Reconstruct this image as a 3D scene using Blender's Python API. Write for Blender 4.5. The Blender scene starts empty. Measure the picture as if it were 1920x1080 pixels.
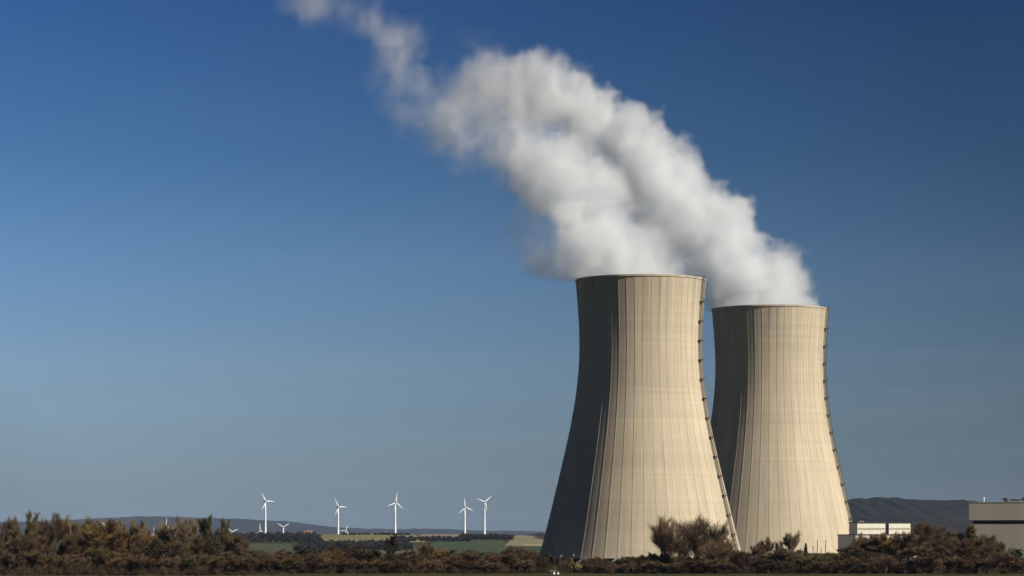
import bpy, math, random
import numpy as np
from mathutils import Vector, Matrix

scene = bpy.context.scene
COL = scene.collection
R = math.radians

# ------------------------------------------------------------------ camera
F = 5680.0            # focal length in pixels of a 1920 wide picture
HORIZON = 1030.0      # row of the horizon
CAMZ = 8.0
cam_data = bpy.data.cameras.new("camera")
cam_data.sensor_width = 36.0
cam_data.lens = 36.0 * F / 1920.0
cam_data.shift_y = (HORIZON - 540.0) / 1920.0
cam_data.clip_start = 1.0
cam_data.clip_end = 80000.0
cam = bpy.data.objects.new("camera", cam_data)
COL.objects.link(cam)
cam.location = (0, 0, CAMZ)
cam.rotation_euler = (R(90), 0, 0)
scene.camera = cam

# ------------------------------------------------------------------ sky and sun
SUN_AZ = 61.0         # degrees from the towards-camera direction to the right
SUN_EL = 31.0
sun_dir = Vector((math.sin(R(SUN_AZ)) * math.cos(R(SUN_EL)), -math.cos(R(SUN_AZ)) * math.cos(R(SUN_EL)), math.sin(R(SUN_EL))))
world = bpy.data.worlds.new("World")
scene.world = world
world.use_nodes = True
wn, wl = world.node_tree.nodes, world.node_tree.links
bg = wn["Background"]
sky = wn.new("ShaderNodeTexSky")
sky.sky_type = 'NISHITA'
sky.sun_disc = False
sky.sun_elevation = R(SUN_EL)
sky.sun_rotation = math.atan2(sun_dir.x, sun_dir.y)
sky.altitude = 0
sky.air_density = 1.0
sky.dust_density = 0.6
sky.ozone_density = 4.0
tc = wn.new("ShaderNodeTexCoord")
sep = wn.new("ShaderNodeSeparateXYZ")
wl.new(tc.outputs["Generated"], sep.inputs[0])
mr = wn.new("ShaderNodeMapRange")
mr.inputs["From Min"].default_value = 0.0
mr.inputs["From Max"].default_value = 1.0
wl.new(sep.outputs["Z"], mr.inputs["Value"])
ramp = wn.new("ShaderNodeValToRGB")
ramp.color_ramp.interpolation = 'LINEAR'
SKY_RAMP = [(0.0, (0.165, 0.205, 0.305)), (0.023, (0.185, 0.225, 0.318)), (0.058, (0.205, 0.25, 0.34)), (0.093, (0.168, 0.230, 0.332)), (0.128, (0.108, 0.180, 0.280)), (0.178, (0.071, 0.140, 0.255)), (0.30, (0.036, 0.07, 0.16)), (1.0, (0.03, 0.055, 0.13))]  # highest stops, above the frame, darkened to cut fill on shaded walls
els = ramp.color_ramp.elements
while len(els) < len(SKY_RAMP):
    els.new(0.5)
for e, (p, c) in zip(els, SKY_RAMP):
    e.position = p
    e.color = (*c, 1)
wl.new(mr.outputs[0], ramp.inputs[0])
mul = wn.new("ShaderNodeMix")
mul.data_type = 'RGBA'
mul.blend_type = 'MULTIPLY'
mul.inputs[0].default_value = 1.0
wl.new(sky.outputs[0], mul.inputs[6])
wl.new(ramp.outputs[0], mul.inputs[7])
# polarised band square to the sun; unseen antisolar sky dimmed to deepen tower shade
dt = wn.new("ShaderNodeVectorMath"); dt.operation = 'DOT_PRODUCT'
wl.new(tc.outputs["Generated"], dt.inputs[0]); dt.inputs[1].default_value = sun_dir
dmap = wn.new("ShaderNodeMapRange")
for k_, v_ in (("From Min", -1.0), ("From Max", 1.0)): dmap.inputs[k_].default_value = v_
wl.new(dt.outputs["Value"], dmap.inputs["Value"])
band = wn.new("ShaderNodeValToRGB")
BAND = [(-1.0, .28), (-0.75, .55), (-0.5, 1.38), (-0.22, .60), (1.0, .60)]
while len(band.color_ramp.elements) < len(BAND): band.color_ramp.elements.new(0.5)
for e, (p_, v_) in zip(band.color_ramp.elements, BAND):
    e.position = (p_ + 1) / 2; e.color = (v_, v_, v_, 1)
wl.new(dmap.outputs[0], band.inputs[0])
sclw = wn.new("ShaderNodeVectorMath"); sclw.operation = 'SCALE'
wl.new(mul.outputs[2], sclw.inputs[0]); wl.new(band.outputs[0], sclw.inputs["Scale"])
# thin veils of high cloud low in the sky
cmap = wn.new("ShaderNodeMapping"); cmap.inputs["Scale"].default_value = (5, 5, 75); cmap.inputs["Rotation"].default_value = (0, R(1.2), 0)
wl.new(tc.outputs["Generated"], cmap.inputs[0])
cn = wn.new("ShaderNodeTexNoise"); cn.inputs["Scale"].default_value = 1.6; cn.inputs["Detail"].default_value = 5; cn.inputs["Roughness"].default_value = .62
wl.new(cmap.outputs[0], cn.inputs["Vector"])
cr_ = wn.new("ShaderNodeMapRange")
for k_, v_ in (("From Min", .48), ("From Max", .75), ("To Min", 0.0), ("To Max", 0.05)): cr_.inputs[k_].default_value = v_
wl.new(cn.outputs["Fac"], cr_.inputs["Value"])
cz = wn.new("ShaderNodeMapRange")
for k_, v_ in (("From Min", .06), ("From Max", .12), ("To Min", 1.0), ("To Max", 0.12)): cz.inputs[k_].default_value = v_
wl.new(sep.outputs["Z"], cz.inputs["Value"])
cm = wn.new("ShaderNodeMath"); cm.operation = 'MULTIPLY'; wl.new(cr_.outputs[0], cm.inputs[0]); wl.new(cz.outputs[0], cm.inputs[1])
cmix = wn.new("ShaderNodeMix"); cmix.data_type = 'RGBA'
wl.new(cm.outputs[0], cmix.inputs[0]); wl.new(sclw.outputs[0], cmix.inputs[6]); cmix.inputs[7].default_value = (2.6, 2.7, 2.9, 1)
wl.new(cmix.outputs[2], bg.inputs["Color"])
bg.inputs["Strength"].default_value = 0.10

sd = bpy.data.lights.new("sun", 'SUN')
sd.energy = 4.0
sd.angle = R(0.5)
sd.color = (1.0, 0.93, 0.82)
sun = bpy.data.objects.new("sun", sd)
COL.objects.link(sun)
sun.location = (0, 0, 500)
sun.rotation_euler = sun_dir.to_track_quat('Z', 'Y').to_euler()

scene.view_settings.view_transform = 'Standard'
scene.view_settings.look = 'None'
scene.view_settings.gamma = 1.0
scene.view_settings.exposure = 0.80
cy = scene.cycles
cy.use_denoising = True
cy.volume_bounces = 12
cy.max_bounces = 14
cy.diffuse_bounces = 3
cy.volume_step_rate = 1.5
cy.volume_max_steps = 512
cy.use_adaptive_sampling = True
cy.adaptive_threshold = 0.02

# ------------------------------------------------------------------ helpers
def at(px, py, Y):
    """world point seen at a picture pixel, at distance Y"""
    return Vector(((px - 960) * Y / F, Y, CAMZ + (HORIZON - py) * Y / F))

def tag(o, label=None, cat=None, group=None, kind=None):
    if label: o["label"] = label
    if cat: o["category"] = cat
    if group: o["group"] = group
    if kind: o["kind"] = kind
    return o

class MB:
    def __init__(self):
        self.v, self.f = [], []
    def add(self, verts, faces):
        n = len(self.v)
        self.v.extend([tuple(p) for p in verts])
        self.f.extend([tuple(i + n for i in f) for f in faces])
    def box(self, x0, x1, y0, y1, z0, z1):
        self.add([(x0, y0, z0), (x1, y0, z0), (x1, y1, z0), (x0, y1, z0), (x0, y0, z1), (x1, y0, z1), (x1, y1, z1), (x0, y1, z1)],
                 [(0, 3, 2, 1), (4, 5, 6, 7), (0, 1, 5, 4), (1, 2, 6, 5), (2, 3, 7, 6), (3, 0, 4, 7)])
    def tube(self, p0, p1, r0, r1, n=6, cap=True):
        p0, p1 = Vector(p0), Vector(p1)
        d = (p1 - p0)
        if d.length < 1e-6: return
        d.normalize()
        a = d.orthogonal().normalized()
        b = d.cross(a)
        vs = []
        for p, r in ((p0, r0), (p1, r1)):
            for k in range(n):
                t = 2 * math.pi * k / n
                vs.append(p + a * (r * math.cos(t)) + b * (r * math.sin(t)))
        fs = [(k, (k + 1) % n, n + (k + 1) % n, n + k) for k in range(n)]
        if cap:
            fs += [tuple(range(n - 1, -1, -1)), tuple(range(n, 2 * n))]
        self.add(vs, fs)
    def lathe(self, prof, n=24, cap=True):
        vs, fs = [], []
        for (r, z) in prof:
            for k in range(n):
                t = 2 * math.pi * k / n
                vs.append((r * math.cos(t), r * math.sin(t), z))
        m = len(prof)
        for i in range(m - 1):
            for k in range(n):
                fs.append((i * n + k, i * n + (k + 1) % n, (i + 1) * n + (k + 1) % n, (i + 1) * n + k))
        if cap:
            fs.append(tuple(range(n - 1, -1, -1)))
            fs.append(tuple((m - 1) * n + k for k in range(n)))
        self.add(vs, fs)
    def mesh(self, name):
        me = bpy.data.meshes.new(name)
        me.from_pydata(self.v, [], self.f)
        me.update()
        return me
    def build(self, name, mat, parent=None, smooth=False):
        me = self.mesh(name)
        if smooth:
            me.polygons.foreach_set("use_smooth", [True] * len(me.polygons))
        return link(name, me, mat, parent)

def link(name, me, mat, parent=None):
    if mat and not me.materials:
        me.materials.append(mat)
    o = bpy.data.objects.new(name, me)
    COL.objects.link(o)
    if parent: o.parent = parent
    return o

def empty(name, loc, rz=0.0):
    o = bpy.data.objects.new(name, None)
    o.empty_display_size = 1
    COL.objects.link(o)
    o.location = loc
    o.rotation_euler = (0, 0, rz)
    return o

def copy_tree(o, parent=None, kids=None):
    c = o.copy()
    COL.objects.link(c)
    if parent: c.parent = parent
    for ch in o.children:
        copy_tree(ch, c)
    return c

def mesh_from_np(name, verts, quads):
    me = bpy.data.meshes.new(name)
    nv, nf, k = len(verts), len(quads), quads.shape[1]
    me.vertices.add(nv)
    me.vertices.foreach_set("co", np.ascontiguousarray(verts, dtype=np.float32).ravel())
    me.loops.add(nf * k)
    me.loops.foreach_set("vertex_index", np.ascontiguousarray(quads, dtype=np.int32).ravel())
    me.polygons.add(nf)
    me.polygons.foreach_set("loop_start", np.arange(0, nf * k, k, dtype=np.int32))
    me.update(calc_edges=True)
    return me

# ------------------------------------------------------------------ materials
def new_mat(name, rough=0.8, spec=0.3):
    m = bpy.data.materials.new(name)
    m.use_nodes = True
    b = m.node_tree.nodes["Principled BSDF"]
    b.inputs["Roughness"].default_value = rough
    b.inputs["Specular IOR Level"].default_value = spec
    return m, m.node_tree.nodes, m.node_tree.links, b

def noise_mat(name, c0, c1, scale=1.0, rough=0.8, spec=0.3, coord="Object", rand=0.0, detail=4, metal=0.0, stretch=None, lo=0.35, hi=0.65):
    """two colours mixed by noise; rand = brightness spread from object to object"""
    m, n, l, b = new_mat(name, rough, spec)
    b.inputs["Metallic"].default_value = metal
    t = n.new("ShaderNodeTexCoord")
    vec = t.outputs[coord]
    if stretch:
        mp = n.new("ShaderNodeMapping")
        mp.inputs["Scale"].default_value = stretch
        l.new(vec, mp.inputs[0]); vec = mp.outputs[0]
    nz = n.new("ShaderNodeTexNoise")
    nz.inputs["Scale"].default_value = scale
    nz.inputs["Detail"].default_value = detail
    l.new(vec, nz.inputs["Vector"])
    mrn = n.new("ShaderNodeMapRange")
    mrn.inputs["From Min"].default_value = lo
    mrn.inputs["From Max"].default_value = hi
    l.new(nz.outputs["Fac"], mrn.inputs["Value"])
    mx = n.new("ShaderNodeMix"); mx.data_type = 'RGBA'
    mx.inputs[6].default_value = (*c0, 1); mx.inputs[7].default_value = (*c1, 1)
    l.new(mrn.outputs[0], mx.inputs[0])
    out = mx.outputs[2]
    if rand:
        oi = n.new("ShaderNodeObjectInfo")
        m2 = n.new("ShaderNodeMapRange")
        m2.inputs["To Min"].default_value = 1 - rand; m2.inputs["To Max"].default_value = 1 + rand
        l.new(oi.outputs["Random"], m2.inputs["Value"])
        sc = n.new("ShaderNodeVectorMath"); sc.operation = 'SCALE'
        l.new(out, sc.inputs[0]); l.new(m2.outputs[0], sc.inputs["Scale"])
        out = sc.outputs[0]
    l.new(out, b.inputs["Base Color"])
    return m

def concrete_tower_mat():
    m, n, l, b = new_mat("tower_concrete", 0.9, 0.15)
    def math_(op, a=None, bb=None, c=None):
        x = n.new("ShaderNodeMath"); x.operation = op
        for i, s in enumerate((a, bb, c)):
            if s is None: continue
            if isinstance(s, (int, float)): x.inputs[i].default_value = s
            else: l.new(s, x.inputs[i])
        return x.outputs[0]
    def mix(f, a, bb, mode='MIX'):
        x = n.new("ShaderNodeMix"); x.data_type = 'RGBA'; x.blend_type = mode
        if isinstance(f, float): x.inputs[0].default_value = f
        else: l.new(f, x.inputs[0])
        for s, i in ((a, 6), (bb, 7)):
            if isinstance(s, tuple): x.inputs[i].default_value = (*s, 1)
            else: l.new(s, x.inputs[i])
        return x.outputs[2]
    def mrange(v, a, c, d, e):
        x = n.new("ShaderNodeMapRange")
        for i, q in zip((1, 2, 3, 4), (a, c, d, e)): x.inputs[i].default_value = q
        l.new(v, x.inputs[0]); return x.outputs[0]
    t = n.new("ShaderNodeTexCoord")
    s = n.new("ShaderNodeSeparateXYZ"); l.new(t.outputs["Object"], s.inputs[0])
    oi = n.new("ShaderNodeObjectInfo")
    off = math_('MULTIPLY', oi.outputs["Random"], 57.0)
    ang = math_('ARCTAN2', s.outputs[1], s.outputs[0])
    arc = math_('ADD', math_('MULTIPLY', ang, 38.0), off)
    def nz(xs, zs, sc, det=5, rough=0.55):
        cmb = n.new("ShaderNodeCombineXYZ")
        l.new(math_('MULTIPLY', arc, xs), cmb.inputs[0]); l.new(math_('MULTIPLY', s.outputs[2], zs), cmb.inputs[2])
        l.new(off, cmb.inputs[1])
        x = n.new("ShaderNodeTexNoise"); x.inputs["Scale"].default_value = sc; x.inputs["Detail"].default_value = det
        x.inputs["Roughness"].default_value = rough
        l.new(cmb.outputs[0], x.inputs["Vector"]); return x.outputs["Fac"]
    fine = nz(1.0, 0.06, 0.9)          # vertical run-down streaks
    broad = nz(1.0, 0.35, 0.05)        # large clouds of tone
    grime = nz(1.0, 0.03, 0.32, 6, 0.7)
    # pour lifts: every 1.5 m ring of concrete has its own slight tone; every panel between the ribs too
    lift = math_('FLOOR', math_('DIVIDE', s.outputs[2], 1.5))
    wn1 = n.new("ShaderNodeTexWhiteNoise"); wn1.noise_dimensions = '2D'
    c1 = n.new("ShaderNodeCombineXYZ"); l.new(lift, c1.inputs[0]); l.new(off, c1.inputs[1]); l.new(c1.outputs[0], wn1.inputs["Vector"])
    big = math_('FLOOR', math_('DIVIDE', s.outputs[2], 12.0))
    wn3 = n.new("ShaderNodeTexWhiteNoise"); wn3.noise_dimensions = '2D'
    c3 = n.new("ShaderNodeCombineXYZ"); l.new(big, c3.inputs[0]); l.new(off, c3.inputs[1]); l.new(c3.outputs[0], wn3.inputs["Vector"])
    sect = math_('FLOOR', math_('MULTIPLY', ang, 48 / (2 * math.pi)))
    wn2 = n.new("ShaderNodeTexWhiteNoise"); wn2.noise_dimensions = '2D'
    c2 = n.new("ShaderNodeCombineXYZ"); l.new(sect, c2.inputs[0]); l.new(off, c2.inputs[1]); l.new(c2.outputs[0], wn2.inputs["Vector"])
    col = mix(mrange(broad, 0.35, 0.65, 0, 1), (0.405, 0.345, 0.250), (0.46, 0.39, 0.285))
    col = mix(mrange(fine, 0.42, 0.72, 0, 0.34), col, (0.25, 0.215, 0.155))
    # darker grime reaching down from the rim
    zfall = mrange(s.outputs[2], 110.0, 144.0, 0.0, 1.0)
    col = mix(math_('MULTIPLY', mrange(grime, 0.42, 0.7, 0, 0.8), math_('ADD', math_('MULTIPLY', zfall, 0.65), 0.25)), col, (0.17, 0.155, 0.125))
    tone = math_('ADD', math_('ADD', math_('MULTIPLY', wn1.outputs["Value"], 0.075), math_('MULTIPLY', wn2.outputs["Value"], 0.09)), math_('ADD', math_('MULTIPLY', wn3.outputs["Value"], 0.055), 0.89))
    sc = n.new("ShaderNodeVectorMath"); sc.operation = 'SCALE'
    l.new(col, sc.inputs[0]); l.new(tone, sc.inputs["Scale"])
    l.new(sc.outputs[0], b.inputs["Base Color"])
    return m

M = {}
M['concrete'] = concrete_tower_mat()
M['column'] = noise_mat("column_concrete", (0.22, 0.20, 0.17), (0.30, 0.27, 0.22), 0.5)
M['dark_steel'] = noise_mat("dark_steel", (0.05, 0.045, 0.04), (0.09, 0.08, 0.07), 0.8, 0.5, 0.4, metal=0.3)
M['white_paint'] = noise_mat("white_paint", (0.66, 0.68, 0.68), (0.72, 0.74, 0.74), 0.3, 0.4, 0.5)
M['grey_metal'] = noise_mat("grey_metal", (0.30, 0.31, 0.32), (0.40, 0.41, 0.42), 0.4, 0.4, 0.5, metal=0.4)

# ------------------------------------------------------------------ ground
def smooth(t):
    t = np.clip(t, 0, 1)
    return t * t * (3 - 2 * t)

def ground_h(x, y):
    x = np.asarray(x, dtype=float); y = np.asarray(y, dtype=float)
    ridge = 37 - 9 * smooth((x + 50) / 250.0) - 4 * smooth((-x - 420) / 400.0)
    h = ridge * smooth((y - 2600) / 3500.0)
    h = h * (1 - 0.75 * smooth((y - 6300) / 1600.0))
    h = h + 1.2 * np.sin(x * 0.011 + 1.3) * np.sin(y * 0.0021) * smooth((y - 2600) / 1500)
    return h

def grid_mesh(name, xs_of_y, ys, hfun, dz=0.0):
    nx = len(xs_of_y(ys[0]))
    V = []
    for y in ys:
        x = np.asarray(xs_of_y(y))
        V.append(np.stack([x, np.full(nx, y), hfun(x, np.full(nx, y)) + dz], 1))
    V = np.concatenate(V)
    i = np.arange(len(ys) - 1)[:, None] * nx + np.arange(nx - 1)[None, :]
    Q = np.stack([i, i + 1, i + nx + 1, i + nx], -1).reshape(-1, 4)
    me = mesh_from_np(name, V, Q)
    me.polygons.foreach_set("use_smooth", [True] * len(me.polygons))
    return me

M['grass'] = noise_mat("meadow_grass", (0.030, 0.031, 0.008), (0.050, 0.046, 0.014), 0.06, 0.95, 0.1, detail=8)
ys = np.concatenate([np.linspace(-1500, 900, 10), np.linspace(1000, 2500, 16), np.linspace(2600, 9000, 70), np.linspace(9500, 42000, 14)])
g = link("ground", grid_mesh("ground", lambda y: np.linspace(-1, 1, 81) * (3000 + max(0, y) * 0.9), ys, ground_h), M['grass'])
tag(g, kind="structure")

def field(px0, px1, Y0, Y1, c0, c1, dz):
    m = noise_mat("field_soil", c0, c1, 0.012, 0.95, 0.1, detail=6, stretch=(1, 0.25, 1))
    yy = np.linspace(Y0, Y1, 30)
    me = grid_mesh("field", lambda y: np.linspace((px0 - 960) * Y0 / F, (px1 - 960) * Y0 / F, 30) + (y - Y0) * ((px0 + px1) / 2 - 960) / F, yy, ground_h, dz)
    return tag(link("field", me, m), kind="structure")

field(790, 968, 3250, 4560, (0.040, 0.057, 0.028), (0.058, 0.072, 0.036), 0.30)
field(945, 1090, 3850, 5950, (0.16, 0.14, 0.075), (0.20, 0.175, 0.10), 0.35)
field(980, 1090, 3960, 4100, (0.27, 0.24, 0.15), (0.30, 0.27, 0.17), 0.38)
field(975, 1090, 3250, 3790, (0.035, 0.050, 0.024), (0.05, 0.062, 0.03), 0.30)
field(585, 800, 4300, 6300, (0.14, 0.13, 0.05), (0.21, 0.18, 0.09), 0.40)
field(780, 960, 4800, 6350, (0.20, 0.16, 0.10), (0.24, 0.19, 0.12), 0.45)
field(400, 560, 3300, 4200, (0.050, 0.060, 0.030), (0.068, 0.074, 0.040), 0.32)
field(640, 790, 3250, 4200, (0.075, 0.085, 0.04), (0.10, 0.10, 0.055), 0.31)

# ------------------------------------------------------------------ hills
def vnoise2(x, seed):
    rr = np.random.RandomState(seed).rand(4096)
    i = np.floor(x).astype(int); f = x - i; f = f * f * (3 - 2 * f)
    return rr[i % 4096] * (1 - f) + rr[(i + 1) % 4096] * f

def hill(prof, Y, front, back, foot, seed, mat, label):
    px = np.array([p[0] for p in prof], float); py = np.array([p[1] for p in prof], float)
    X = (px - 960) * Y / F; Z = CAMZ + (HORIZON - py) * Y / F
    xs = np.linspace(X[0], X[-1], 700)
    z = np.interp(xs, X, Z)
    k = np.ones(15) / 15; zp = np.convolve(np.pad(z, 7, mode='edge'), k, mode='valid')
    zp = zp + (vnoise2(xs / 60.0, seed) - .5) * 4 + (vnoise2(xs / 14.0, seed + 1) - .5) * 5
    ts = np.concatenate([np.linspace(0, 1, 40), 1 + np.linspace(0.05, 1, 12)])
    V = []
    for j, t in enumerate(ts):
        if t <= 1:
            yy = Y - front + front * t; w = float(smooth(t) * 0.6 + t * 0.4)
        else:
            yy = Y + back * (t - 1); w = float(1 - smooth(t - 1))
        bump = ((vnoise2(xs / 220.0 + j * 0.13, seed + 2) - .5) * 9 * w * (1 - w) * 2 + (vnoise2(xs / 18.0 + j * 7.7, seed + 5 + j) - .5) * 6 * min(1, w * 4) * (t < 1))
        V.append(np.stack([xs, np.full(700, yy), foot + (zp - foot) * w + bump], 1))
    V = np.concatenate(V); nx = 700
    i = np.arange(len(ts) - 1)[:, None] * nx + np.arange(nx - 1)[None, :]
    Q = np.stack([i, i + 1, i + nx + 1, i + nx], -1).reshape(-1, 4)
    o = link("hill", mesh_from_np("hill", V, Q), mat)
    return tag(o, label, kind="structure")

M['hill_wood'] = noise_mat("hill_woodland", (0.010, 0.010, 0.012), (0.026, 0.021, 0.020), 0.006, 0.95, 0.1, detail=8)
hill([(-600, 985), (-200, 982), (0, 980), (60, 978), (150, 975), (200, 972), (270, 968), (340, 970), (420, 972), (470, 973), (485, 976), (540, 977), (565, 980), (590, 985), (620, 988),
      (660, 990), (720, 992), (800, 991), (860, 993), (900, 996), (960, 994), (1010, 997), (1100, 996), (1400, 998), (1700, 1000), (2300, 1000)], 24000, 8000, 6000, 5, 11, M['hill_wood'], "low blue wooded hills on the far horizon behind the turbines")
hill([(930, 1020), (960, 1012), (1000, 1004), (1020, 1001), (1100, 990), (1250, 968), (1400, 949), (1500, 940), (1600, 934), (1640, 932), (1700, 934), (1760, 937), (1800, 939), (1820, 943),
      (1900, 948), (2000, 956), (2300, 975)], 7600, 1900, 2500, 4, 31, M['hill_wood'], "dark wooded hill between the right cooling tower and the beige hall")

# ------------------------------------------------------------------ cooling towers
PROF = [(3.6, 51.0), (7, 50.0), (16, 47.5), (29, 44.3), (42.6, 41.0), (55.9, 37.9), (69.2, 35.0), (77, 33.5), (85.7, 32.2), (95.8, 31.1), (109, 30.5), (122.4, 30.9), (132, 31.55), (141.0, 32.3)]
def prof_r(z):
    zs = np.array([p[0] for p in PROF]); rs = np.array([p[1] for p in PROF])
    # cubic fit is smooth enough for a hyperboloid shell
    return np.polyval(np.polyfit(zs, rs, 5), z)
NR = 48
TOP = 141.5
def tower_shell():
    rows = np.linspace(3.6, TOP, 92)
    # one sector between two wind ribs: plain shell with one projecting rib
    sec = 2 * math.pi / NR
    ofs = []
    rib = 0.007                                  # half angle of a rib
    for k in range(NR):
        a = k * sec
        ofs += [(a - rib - 0.0004, 0), (a - rib, 0.09), (a + rib, 0.09), (a + rib + 0.0004, 0), (a + sec * .30, 0), (a + sec * .5, 0), (a + sec * .70, 0)]
    A = np.array([o[0] for o in ofs]); D = np.array([o[1] for o in ofs]); n = len(A)
    V = []
    for z in rows:
        r = prof_r(z) + D
        V.append(np.stack([r * np.cos(A), r * np.sin(A), np.full(n, z)], 1))
    for z in rows[::-1]:                         # inner face
        r = np.full(n, prof_r(z) - 0.8)
        V.append(np.stack([r * np.cos(A), r * np.sin(A), np.full(n, z)], 1))
    V = np.concatenate(V); m = 2 * len(rows)
    i = np.arange(m)[:, None]; j = np.arange(n)[None, :]
    Q = np.stack([i * n + j, i * n + (j + 1) % n, ((i + 1) % m) * n + (j + 1) % n, ((i + 1) % m) * n + j], -1).reshape(-1, 4)
    me = mesh_from_np("shell", V, Q)
    me.set_sharp_from_angle(angle=R(25))
    return me

def ring_mesh(name, z0, z1, rin, rout, n=192):
    prof = [(rin, z0), (rout, z0), (rout, z1), (rin, z1)]
    V = []; 
    a = np.linspace(0, 2 * math.pi, n, endpoint=False)
    for r, z in prof: V.append(np.stack([r * np.cos(a), r * np.sin(a), np.full(n, z)], 1))
    V = np.concatenate(V); i = np.arange(4)[:, None]; j = np.arange(n)[None, :]
    Q = np.stack([i * n + j, i * n + (j + 1) % n, ((i + 1) % 4) * n + (j + 1) % n, ((i + 1) % 4) * n + j], -1).reshape(-1, 4)
    me = mesh_from_np(name, V, Q)
    me.set_sharp_from_angle(angle=R(25))
    return me

LADDER_A = R(-90 + 67.0)                         # towards camera is -90 degrees
def make_tower(loc, label):
    t = empty("cooling_tower", loc)
    tag(t, label, "cooling tower", "cooling towers")
    link("shell", tower_shell(), M['concrete'], t)
    rt = float(prof_r(TOP))
    link("rim", ring_mesh("rim", TOP + .003, TOP + 0.9, rt - 1.3, rt + 0.35), M['concrete'], t)
    link("basin", ring_mesh("basin", -0.5, 1.2, 52.0, 55.0), M['column'], t)
    link("fill_pack", ring_mesh("fill_pack", 0.2, 6.0, 45.0, 47.5, 96), M['dark_steel'], t)
    # leaning columns of the air inlet
    col = None
    for k in range(36):
        for s in (-1, 1):
            if col is None:
                b = MB(); b.tube((53.2, 0, 0.4), (50.4, 4.3, 3.8), 0.5, 0.45, 8)
                col = [b.mesh("support_column"), None]
                b2 = MB(); b2.tube((53.2, 0, 0.4), (50.4, -4.3, 3.8), 0.5, 0.45, 8); col[1] = b2.mesh("support_column")
            o = link("support_column", col[0 if s < 0 else 1], M['column'], t)
            o.rotation_euler = (0, 0, 2 * math.pi * k / 36)
    # ladder with its safety cage
    ca, sa = math.cos(LADDER_A), math.sin(LADDER_A)
    er = Vector((ca, sa, 0)); et = Vector((-sa, ca, 0))
    b = MB()
    zz = np.linspace(4, TOP + 1.5, 60)
    P = lambda z, d, s: er * (float(prof_r(min(z, TOP))) + d) + et * s + Vector((0, 0, z))
    for i in range(len(zz) - 1):
        for s in (-0.45, 0.45):
            b.tube(P(zz[i], 0.7, s), P(zz[i + 1], 0.7, s), 0.17, 0.17, 4, False)
            b.tube(P(zz[i], 1.5, s), P(zz[i + 1], 1.5, s), 0.12, 0.12, 4, False)
        b.tube(P(zz[i], 1.7, 0), P(zz[i + 1], 1.7, 0), 0.12, 0.12, 4, False)
    for z in np.arange(6.5, TOP + 1, 0.8):
        b.tube(P(z, 0.7, -0.45), P(z, 0.7, 0.45), 0.06, 0.06, 4, False)
        b.tube(P(z, 0.7, -0.45), P(z, 1.5, -0.45), 0.06, 0.06, 4, False)
        b.tube(P(z, 0.7, 0.45), P(z, 1.5, 0.45), 0.06, 0.06, 4, False)
        b.tube(P(z, 1.5, -0.45), P(z, 1.5, 0.45), 0.06, 0.06, 4, False)
    lad = b.build("ladder", M['dark_steel'], t)
    z = TOP - 11.0
    while z > 10:
        b = MB()
        for (d0, d1, s0, s1, h0, h1) in ((0.0, 2.1, -1.2, 1.2, 0, 0.3),):
            vs = [P(z + h, d, s) for h in (h0, h1) for d, s in ((d0, s0), (d1, s0), (d1, s1), (d0, s1))]
            b.add(vs, [(0, 1, 2, 3), (7, 6, 5, 4), (0, 4, 5, 1), (1, 5, 6, 2), (2, 6, 7, 3), (3, 7, 4, 0)])
        for s in (-1.1, 0, 1.1):
            b.tube(P(z, 2.0, s), P(z, 2.0, s) + Vector((0, 0, 1.1)), 0.06, 0.06, 4)
        b.tube(P(z, 2.0, -1.1) + Vector((0, 0, 1.1)), P(z, 2.0, 1.1) + Vector((0, 0, 1.1)), 0.06, 0.06, 4)
        b.tube(P(z, 0.1, 1.1) + Vector((0, 0, -1.6)), P(z, 1.9, 1.1), 0.09, 0.09, 4)
        b.tube(P(z, 0.1, -1.1) + Vector((0, 0, -1.6)), P(z, 1.9, -1.1), 0.09, 0.09, 4)
        # handrail bracket running to the right along the shell
        a2 = LADDER_A + 0.17
        b.tube(P(z, 1.0, 1.1), Vector((math.cos(a2), math.sin(a2), 0)) * (float(prof_r(z)) + 0.5) + Vector((0, 0, z + 0.3)), 0.10, 0.10, 4)
        b.build("platform", M['dark_steel'], lad)
        z -= 9.6
    return t

T1 = (64.2, 1511.0, 0.0)
T2 = (144.4, 1695.0, 0.0)
tw1 = make_tower(T1, "nearer and taller looking concrete cooling tower on the left of the pair")
tw2 = copy_tree(tw1)
tw2.location = T2
tw2.rotation_euler = (0, 0, R(2.2))
tw2["label"] = "farther concrete cooling tower on the right, beside the white building"

# ------------------------------------------------------------------ steam
def lattice_noise(shape, cell, rng):
    """smooth value noise on a grid, lattice spacing in voxels"""
    n = [int(math.ceil(s / cell)) + 3 for s in shape]
    a = rng.rand(160, 96, 192)[:n[0], :n[1], :n[2]].astype(np.float32) * 2 - 1
    for ax in range(3):
        t = np.arange(shape[ax]) / cell + rng.rand()
        i = np.floor(t).astype(int); f = (t - i).astype(np.float32)
        f = f * f * f * (f * (f * 6 - 15) + 10)
        sh = [1, 1, 1]; sh[ax] = -1
        f = f.reshape(sh)
        a = np.take(a, i, axis=ax) * (1 - f) + np.take(a, i + 1, axis=ax) * f
    return a

def fbm(shape, cell, octs, rng, gain=0.5, billow=False):
    out = np.zeros(shape, np.float32); amp = 1.0; tot = 0
    for k in range(octs):
        if cell < 1.5: break
        q = lattice_noise(shape, cell, rng)
        if billow: q = 1 - 2.2 * np.abs(q)
        out += amp * q; tot += amp
        amp *= gain; cell /= 2.0
    return out / tot

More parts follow.
